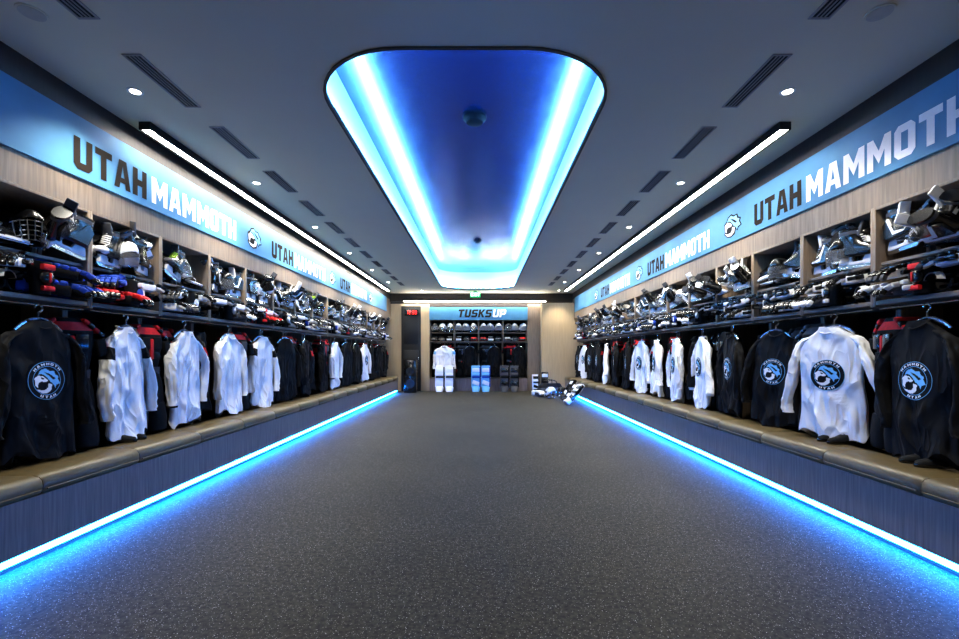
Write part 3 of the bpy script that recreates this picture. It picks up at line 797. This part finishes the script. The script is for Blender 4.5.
def populate(side, yc, kind, R, k):
    j = lambda a: R.uniform(-a, a)
    sgn = R.choice([-1, 1])
    big = 1.12
    lbs = 'black hockey skate with white blade holder on upper locker shelf'
    sk = R.choice(SK); sk2 = R.choice(SK)
    style = R.choice([0, 1, 2])
    def SKT(s_, u, d, z, **kw):
        place(s_, 'ice_skate', side, yc+u, d, z, label=lbs, cat='ice skate', group='hockey skates', scale=big, **kw)
    a1 = sgn*(pi/2)*R.choice([1, -1])
    if style == 0:
        SKT(sk, sgn*-.2, .05+j(.02), 2.012, rz=a1+j(.4))
        SKT(sk, sgn*-.17, .03+j(.02), 2.13, rz=a1+j(.3), rx=-.4+j(.2), ry=j(.3))
    elif style == 1:
        SKT(sk, sgn*-.2, .04+j(.02), 2.06, rz=a1+j(.35), rx=-.45)
        SKT(sk, sgn*-.12, .17+j(.02), 2.06, rz=a1+j(.35), rx=.4)
    else:
        SKT(sk, sgn*-.21, .01+j(.02), 2.055, rz=a1+j(.3), ry=1.2)
        SKT(sk, sgn*-.18, .08+j(.02), 2.13, rz=a1+.5+j(.3), rx=-.3, ry=1.0)
    SKT(sk2, sgn*.19, .05+j(.03), 2.012+(.05 if style else .0), rz=-a1+j(.4), rx=j(.3) if style else 0)
    SKT(sk2, sgn*.2, .06+j(.03), 2.14, rz=a1+j(.4), rx=-.35+j(.35), ry=.6*R.choice([1, -1]))
    hp, lb = R.choice([(HB, 'black hockey helmet with clear visor on upper shelf'), (HW, 'white hockey helmet with clear visor on upper shelf'), (HB, 'black hockey helmet with clear visor on upper shelf'), (HBC, 'black hockey helmet with steel cage on upper shelf')])
    place(hp, 'hockey_helmet', side, yc+j(.03), .1+j(.03), 2.09, rz=j(.8), rx=j(.2), label=lb, cat='helmet', group='hockey helmets', scale=1.15)
    for u in (-.26, .28):
        place(R.choice(SH[1:]), 'shin_guard', side, yc+u+j(.02), .4, 2.01, rz=j(.5), label='hard black hockey shin guard standing on the upper shelf', cat='shin guard', group='shin guards', scale=1.08)
    place(R.choice([HW, HB]), 'hockey_helmet', side, yc+.01+j(.03), .37, 2.1, rz=j(1.2), label='spare hockey helmet at the back of the shelf', cat='helmet', group='hockey helmets', scale=1.2)
    # lower shelf
    g = R.choice([GL[0], GL[1], GL[4], GL[5], GL[0], GL[5], GL[1]]) if k > 1 or side == 'R' else (GL[2] if k == 0 else GL[3])
    if side == 'L' and k == 4: g = GL[3]
    s2 = -sgn
    for i in range(2):
        place(g, 'hockey_glove', side, yc+s2*(-.27+.19*i)+j(.01), .0+j(.03), 1.712, rz=j(.7), rx=j(.1), label='padded hockey glove lying on the locker shelf', cat='glove', group='hockey gloves', scale=1.14)
    g2 = GL[2] if (side == 'L' and k < 2) else R.choice([GL[0], GL[1], GL[5], GL[1]])
    place(g2, 'hockey_glove', side, yc+s2*(-.19)+j(.02), .02, 1.845, rz=j(1.2), rx=.2, label='padded hockey glove stacked on a pair of gloves', cat='glove', group='hockey gloves', scale=1.1)
    for i in range(2):
        place(R.choice(SH), 'shin_guard', side, yc+s2*(.12+.155*i), -.04+j(.03), 1.79, rz=j(.3), rx=-pi/2-.08, label='hard hockey shin guard lying on the lower shelf', cat='shin guard', group='shin guards', scale=1.06)
    g3 = R.choice([GL[0], GL[1], GL[5], GL[1]])
    place(g3, 'hockey_glove', side, yc+s2*.2, .02, 1.865, rz=j(1.3), rx=.1, label='padded hockey glove resting on the shin guards', cat='glove', group='hockey gloves', scale=1.02)
    place(R.choice(EL), 'elbow_pad', side, yc+s2*.02, -.01, 1.714, rz=j(.7), label='elbow pad with hard cap standing on the shelf', cat='elbow pad', group='elbow pads', scale=1.15)
    # hanging gear beside and behind the jersey
    pdm = R.choice([PD[0], PD[2], PD[4], PD[2], PD[3]]) if side == 'L' else R.choice([PD[1], PD[3], PD[2], PD[0]])
    front = (k % 2 == 1) or k == 0
    if front:
        place(pdm, 'shoulder_pads', side, yc+.28+j(.02), .1, 1.13, rz=j(.5), label='black padded shoulder protector with coloured panels hanging beside the jersey', cat='shoulder pads', group='shoulder pads', scale=(.85, 1.05, 1.08))
        place(R.choice(PN), 'hockey_pants', side, yc+.28+j(.02), .1, .55, rz=j(.4), label='black padded hockey pants hanging beside the jersey', cat='hockey pants', group='hockey pants', scale=(.85, 1.1, 1.1))
    else:
        place(pdm, 'shoulder_pads', side, yc+j(.03), .32, 1.12, rz=j(.3), label='black padded shoulder protector hanging inside the locker', cat='shoulder pads', group='shoulder pads', scale=1.1)
        place(R.choice(PN), 'hockey_pants', side, yc+j(.03), .32, .5, rz=j(.25), label='black padded hockey pants hanging in the locker', cat='hockey pants', group='hockey pants', scale=(1.3, 1.1, 1.1))
        jk = JK[(0, 1, 2, 1)[(k//2) % 4]]
        lbj = 'black training jacket hanging beside the jersey' if jk is JK[2] else 'black training jacket with red panels hanging beside the jersey'
        place(jk, 'jacket', side, yc+.3+j(.02), .08, .6+abs(j(.05)), rz=j(.6), ry=j(.04), label=lbj, cat='jacket', group='training jackets', scale=(.52, 1.6, 1.04))
    if (side, k) in (('R', 0), ('R', 1), ('L', 1)):
        for i in range(2):
            place(SO[0], 'shoe', side, yc+.12*i-.16+j(.01), -.06+j(.02), .539, rz=j(.3), label='black low shoe on the bench cushion below a jersey', cat='shoe', group='shoes on the bench', scale=.9)
    wx = .86 if side == 'L' and k else .97
    if side == 'R' and k == 1: wx = 1.06
    rzj = j(.42) if k else j(.15)
    if side == 'R' and k == 1: rzj = .35
    if side == 'R' and k in (4, 5, 6, 7): rzj *= .5
    hang_jersey(side, yc-.06+j(.03), kind, rz=rzj, wx=wx, idx=k+(side == 'R')*2, ry=j(.05))

LKS = 'DwwwwdddwddWddd'
RKS = 'DWDDWWWWDDWDDWD'
for side, kinds, yc0 in (('L', LKS, 3.2), ('R', RKS, 3.15)):
    rnd = random.Random(11 if side == 'L' else 23)
    for k in range(-1, 15):
        yc = yc0+PIT*k
        place(LK, 'locker', side, yc, 0, 0, label='open wood-grain locker stall with two shelves and dark back', cat='locker', group='locker stalls')
        if k >= 0: populate(side, yc, kinds[k], rnd, k)
    for k in range(-2, 15):
        place(CUSH, 'bench_cushion', side, yc0+PIT*k, -.2, .421, label='olive-brown leather seat cushion on the locker bench', cat='cushion', group='bench cushions')
    x0 = XL if side == 'L' else XR; s = 1 if side == 'L' else -1
    fx = x0+s*.39 if side == 'L' else x0-.385
    ya, yb = yc0-PIT*2.5, yc0+PIT*14.5
    b = B(); xa, xb = fx, x0-s*.55
    b.box(((xa+xb)/2, (ya+yb)/2, .26), (abs(xa-xb), yb-ya, .32), woodbench); body = b.done('bench_box', smooth=False)
    b = B(); xp = fx-s*.07; b.box(((xp+xb)/2, (ya+yb)/2, .05), (abs(xp-xb), yb-ya-.04, .1), wooddark); pl = b.done('plinth', smooth=False)
    b = B(); b.box((fx-s*.05, (ya+yb)/2, .07), (.04, yb-ya-.06, .045), LEDF); ld2 = b.done('led_strip', smooth=False)
    inst([('bench_box', body, None), ('plinth', pl, None), ('led_strip', ld2, 1, 'glowing blue under-bench led strip')], 'bench', (0, 0, 0), label='long grey wood-grain bench base with blue glowing toe kick', cat='bench', group='locker benches')

# ---------------------------------------------------------------- end lockers
WB = (AX1-AX0)/4
rb = random.Random(5)
b = B(); b.box(((AX0+AX1)/2, YB+.3, .21), (AX1-AX0-.01, .6, .42), woodbench)
inst([('bench_box', b.done('bench_box', smooth=False), None)], 'bench', (0, 0, 0), label='grey wood-grain bench base under the end lockers', cat='bench')
for i in range(4):
    xc = AX0+WB*(i+.5)
    place(LKB, 'locker', 'B', xc, 0, 0, label='open wood-grain goalie locker stall at the end wall', cat='locker', group='end wall lockers')
    for q in range(3):
        place(rb.choice([HWC, HW, HB, HWC]), 'hockey_helmet', 'B', xc-.26+.26*q, .14, 2.075, rz=rb.uniform(-.4, .4), label='hockey helmet on the end locker shelf', cat='helmet', group='end locker helmets', scale=1.4)
        place(rb.choice(GL), 'hockey_glove', 'B', xc-.26+.26*q, .12, 1.712, label='padded hockey glove on the end locker shelf', cat='glove', group='end locker gloves', scale=1.35)
    place(rb.choice(PD), 'shoulder_pads', 'B', xc-.14 if i else xc+.16, .2, 1.13, label='black padded shoulder protector in an end locker', cat='shoulder pads', group='end locker pads', scale=1.1)
    place(rb.choice(PN), 'hockey_pants', 'B', xc-.12 if i else xc+.1, .2, .5, label='black padded hockey pants in an end locker', cat='hockey pants', group='end locker pants')
    if i: hang_jersey('B', xc+.12, 'd', d=.03, wx=.8)
hang_jersey('B', AX0+.52, 'G', d=-.12, sc_=1.14, z=.56, wx=1.15)
for xc, pr, lb in ((-1.25, GPW, 'white goalie leg pad standing before the end bench'), (-.04, GPB, 'light blue and white goalie leg pad standing before the end bench'), (.92, GPK, 'grey and black goalie leg pad standing before the end bench')):
    for q in (-1, 1):
        inst(pr, 'goalie_leg_pad', (xc+q*.165, YB-.34, 0), (-.08, 0, 0), lb, 'goalie pad', 'goalie pads at the end bench', 1.1)
b = B(); b.box((0, 0, .54), (.4, .38, 1.08), black); bd = b.done('cabinet', bevel=.015)
parts = [('cabinet', bd, None)]
for z, r in ((.3, .15), (.7, .13), (.96, .05)):
    b = B(); rr = []
    for q, yy in ((r, -.193), (r*.9, -.202), (r*.8, -.195), (r*.35, -.19), (r*.2, -.197)):
        rr.append([(q*math.cos(2*pi*j/24), yy, z+q*math.sin(2*pi*j/24)) for j in range(24)])
    b.loft(rr, darkmetal, False, True); parts.append(('speaker_cone', b.done('speaker_cone'), 0))
inst(parts, 'loudspeaker', (-2.34, 14.8, 0), label='tall black floor loudspeaker beside the dark door', cat='speaker')
b = B(); b.box((0, 0, 0), (.46, .05, .2), black); bd = b.done('case', bevel=.006)
SEG = {'1': 'bc', '2': 'abged', '3': 'abgcd', '0': 'abcdef'}
b = B()
for dx, dg in zip((-.15, -.055, .055, .15), '1230'):
    sx = {'a': (0, .06, .05, .012), 'g': (0, 0, .05, .012), 'd': (0, -.06, .05, .012), 'b': (.026, .03, .012, .05), 'c': (.026, -.03, .012, .05), 'f': (-.026, .03, .012, .05), 'e': (-.026, -.03, .012, .05)}
    for q in SEG[dg]:
        a = sx[q]; b.box((dx+a[0], -.027, a[1]), (a[2], .004, a[3]), RED)
for z in (-.025, .025): b.box((0, -.027, z), (.012, .004, .012), RED)
inst([('case', bd, None), ('display', b.done('display', smooth=False), 0)], 'digital_clock', (-2.4, YB-.1, 2.68), label='black wall clock with red led digits above the door', cat='clock')
grp = 'goalie gear on the floor'
inst(GPX, 'goalie_leg_pad', (2.12, 11.2, 0.03), (-.75, 0, -1.2), 'white and black goalie leg pad leaning on the bench end', 'goalie pad', grp, .8)
inst(GPZ, 'goalie_leg_pad', (2.15, 11.6, 0.03), (-.8, 0, -1.0), 'black and white goalie leg pad leaning on the bench end', 'goalie pad', grp, .8)
inst(GPZ, 'goalie_leg_pad', (2.2, 12.3, 0.03), (-.6, 0, -1.3), 'black goalie leg pad leaning on the bench', 'goalie pad', grp, .8)
inst(BAG, 'duffel_bag', (2.1, 13.9, 0), (0, 0, .4), 'black and grey equipment duffel bag on the floor', 'bag', grp, 1.2)
inst(HWC, 'goalie_mask', (1.95, 12.9, .06), (0, 0, .5), 'white caged goalie mask on the floor', 'helmet', grp, 1.5)
inst(HBC, 'goalie_mask', (2.3, 13.0, .06), (0, 0, .2), 'black caged goalie mask on the floor', 'helmet', grp, 1.5)
inst(GL[4], 'goalie_glove', (1.72, 13.4, 0), (0, 0, .3), 'large white and black goalie glove on the floor', 'glove', grp, 1.7)
inst(GPX, 'goalie_leg_pad', (1.75, 14.7, 0), (-.1, 0, .2), 'white and black goalie leg pad against the wall', 'goalie pad', grp, .75)
inst(GPZ, 'goalie_leg_pad', (2.05, 14.7, 0), (-.1, 0, -.1), 'black and white goalie leg pad against the wall', 'goalie pad', grp, .85)

# ---------------------------------------------------------------- world, camera
w = bpy.data.worlds.new('world'); sc.world = w; w.use_nodes = True
w.node_tree.nodes['Background'].inputs[0].default_value = (.05, .06, .08, 1)
cam = bpy.data.cameras.new('camera'); co = bpy.data.objects.new('camera', cam); COL.objects.link(co)
co.location = (0, 0, 1.3); co.rotation_euler = (pi/2, 0, 0)
cam.sensor_width = 36; cam.lens = 450/959*36
cam.shift_y = 33.5/959; cam.shift_x = -2.5/959
cam.clip_start = .05
sc.camera = co
sc.view_settings.view_transform = 'Standard'
sc.view_settings.exposure = .12
sc.view_settings.gamma = .88
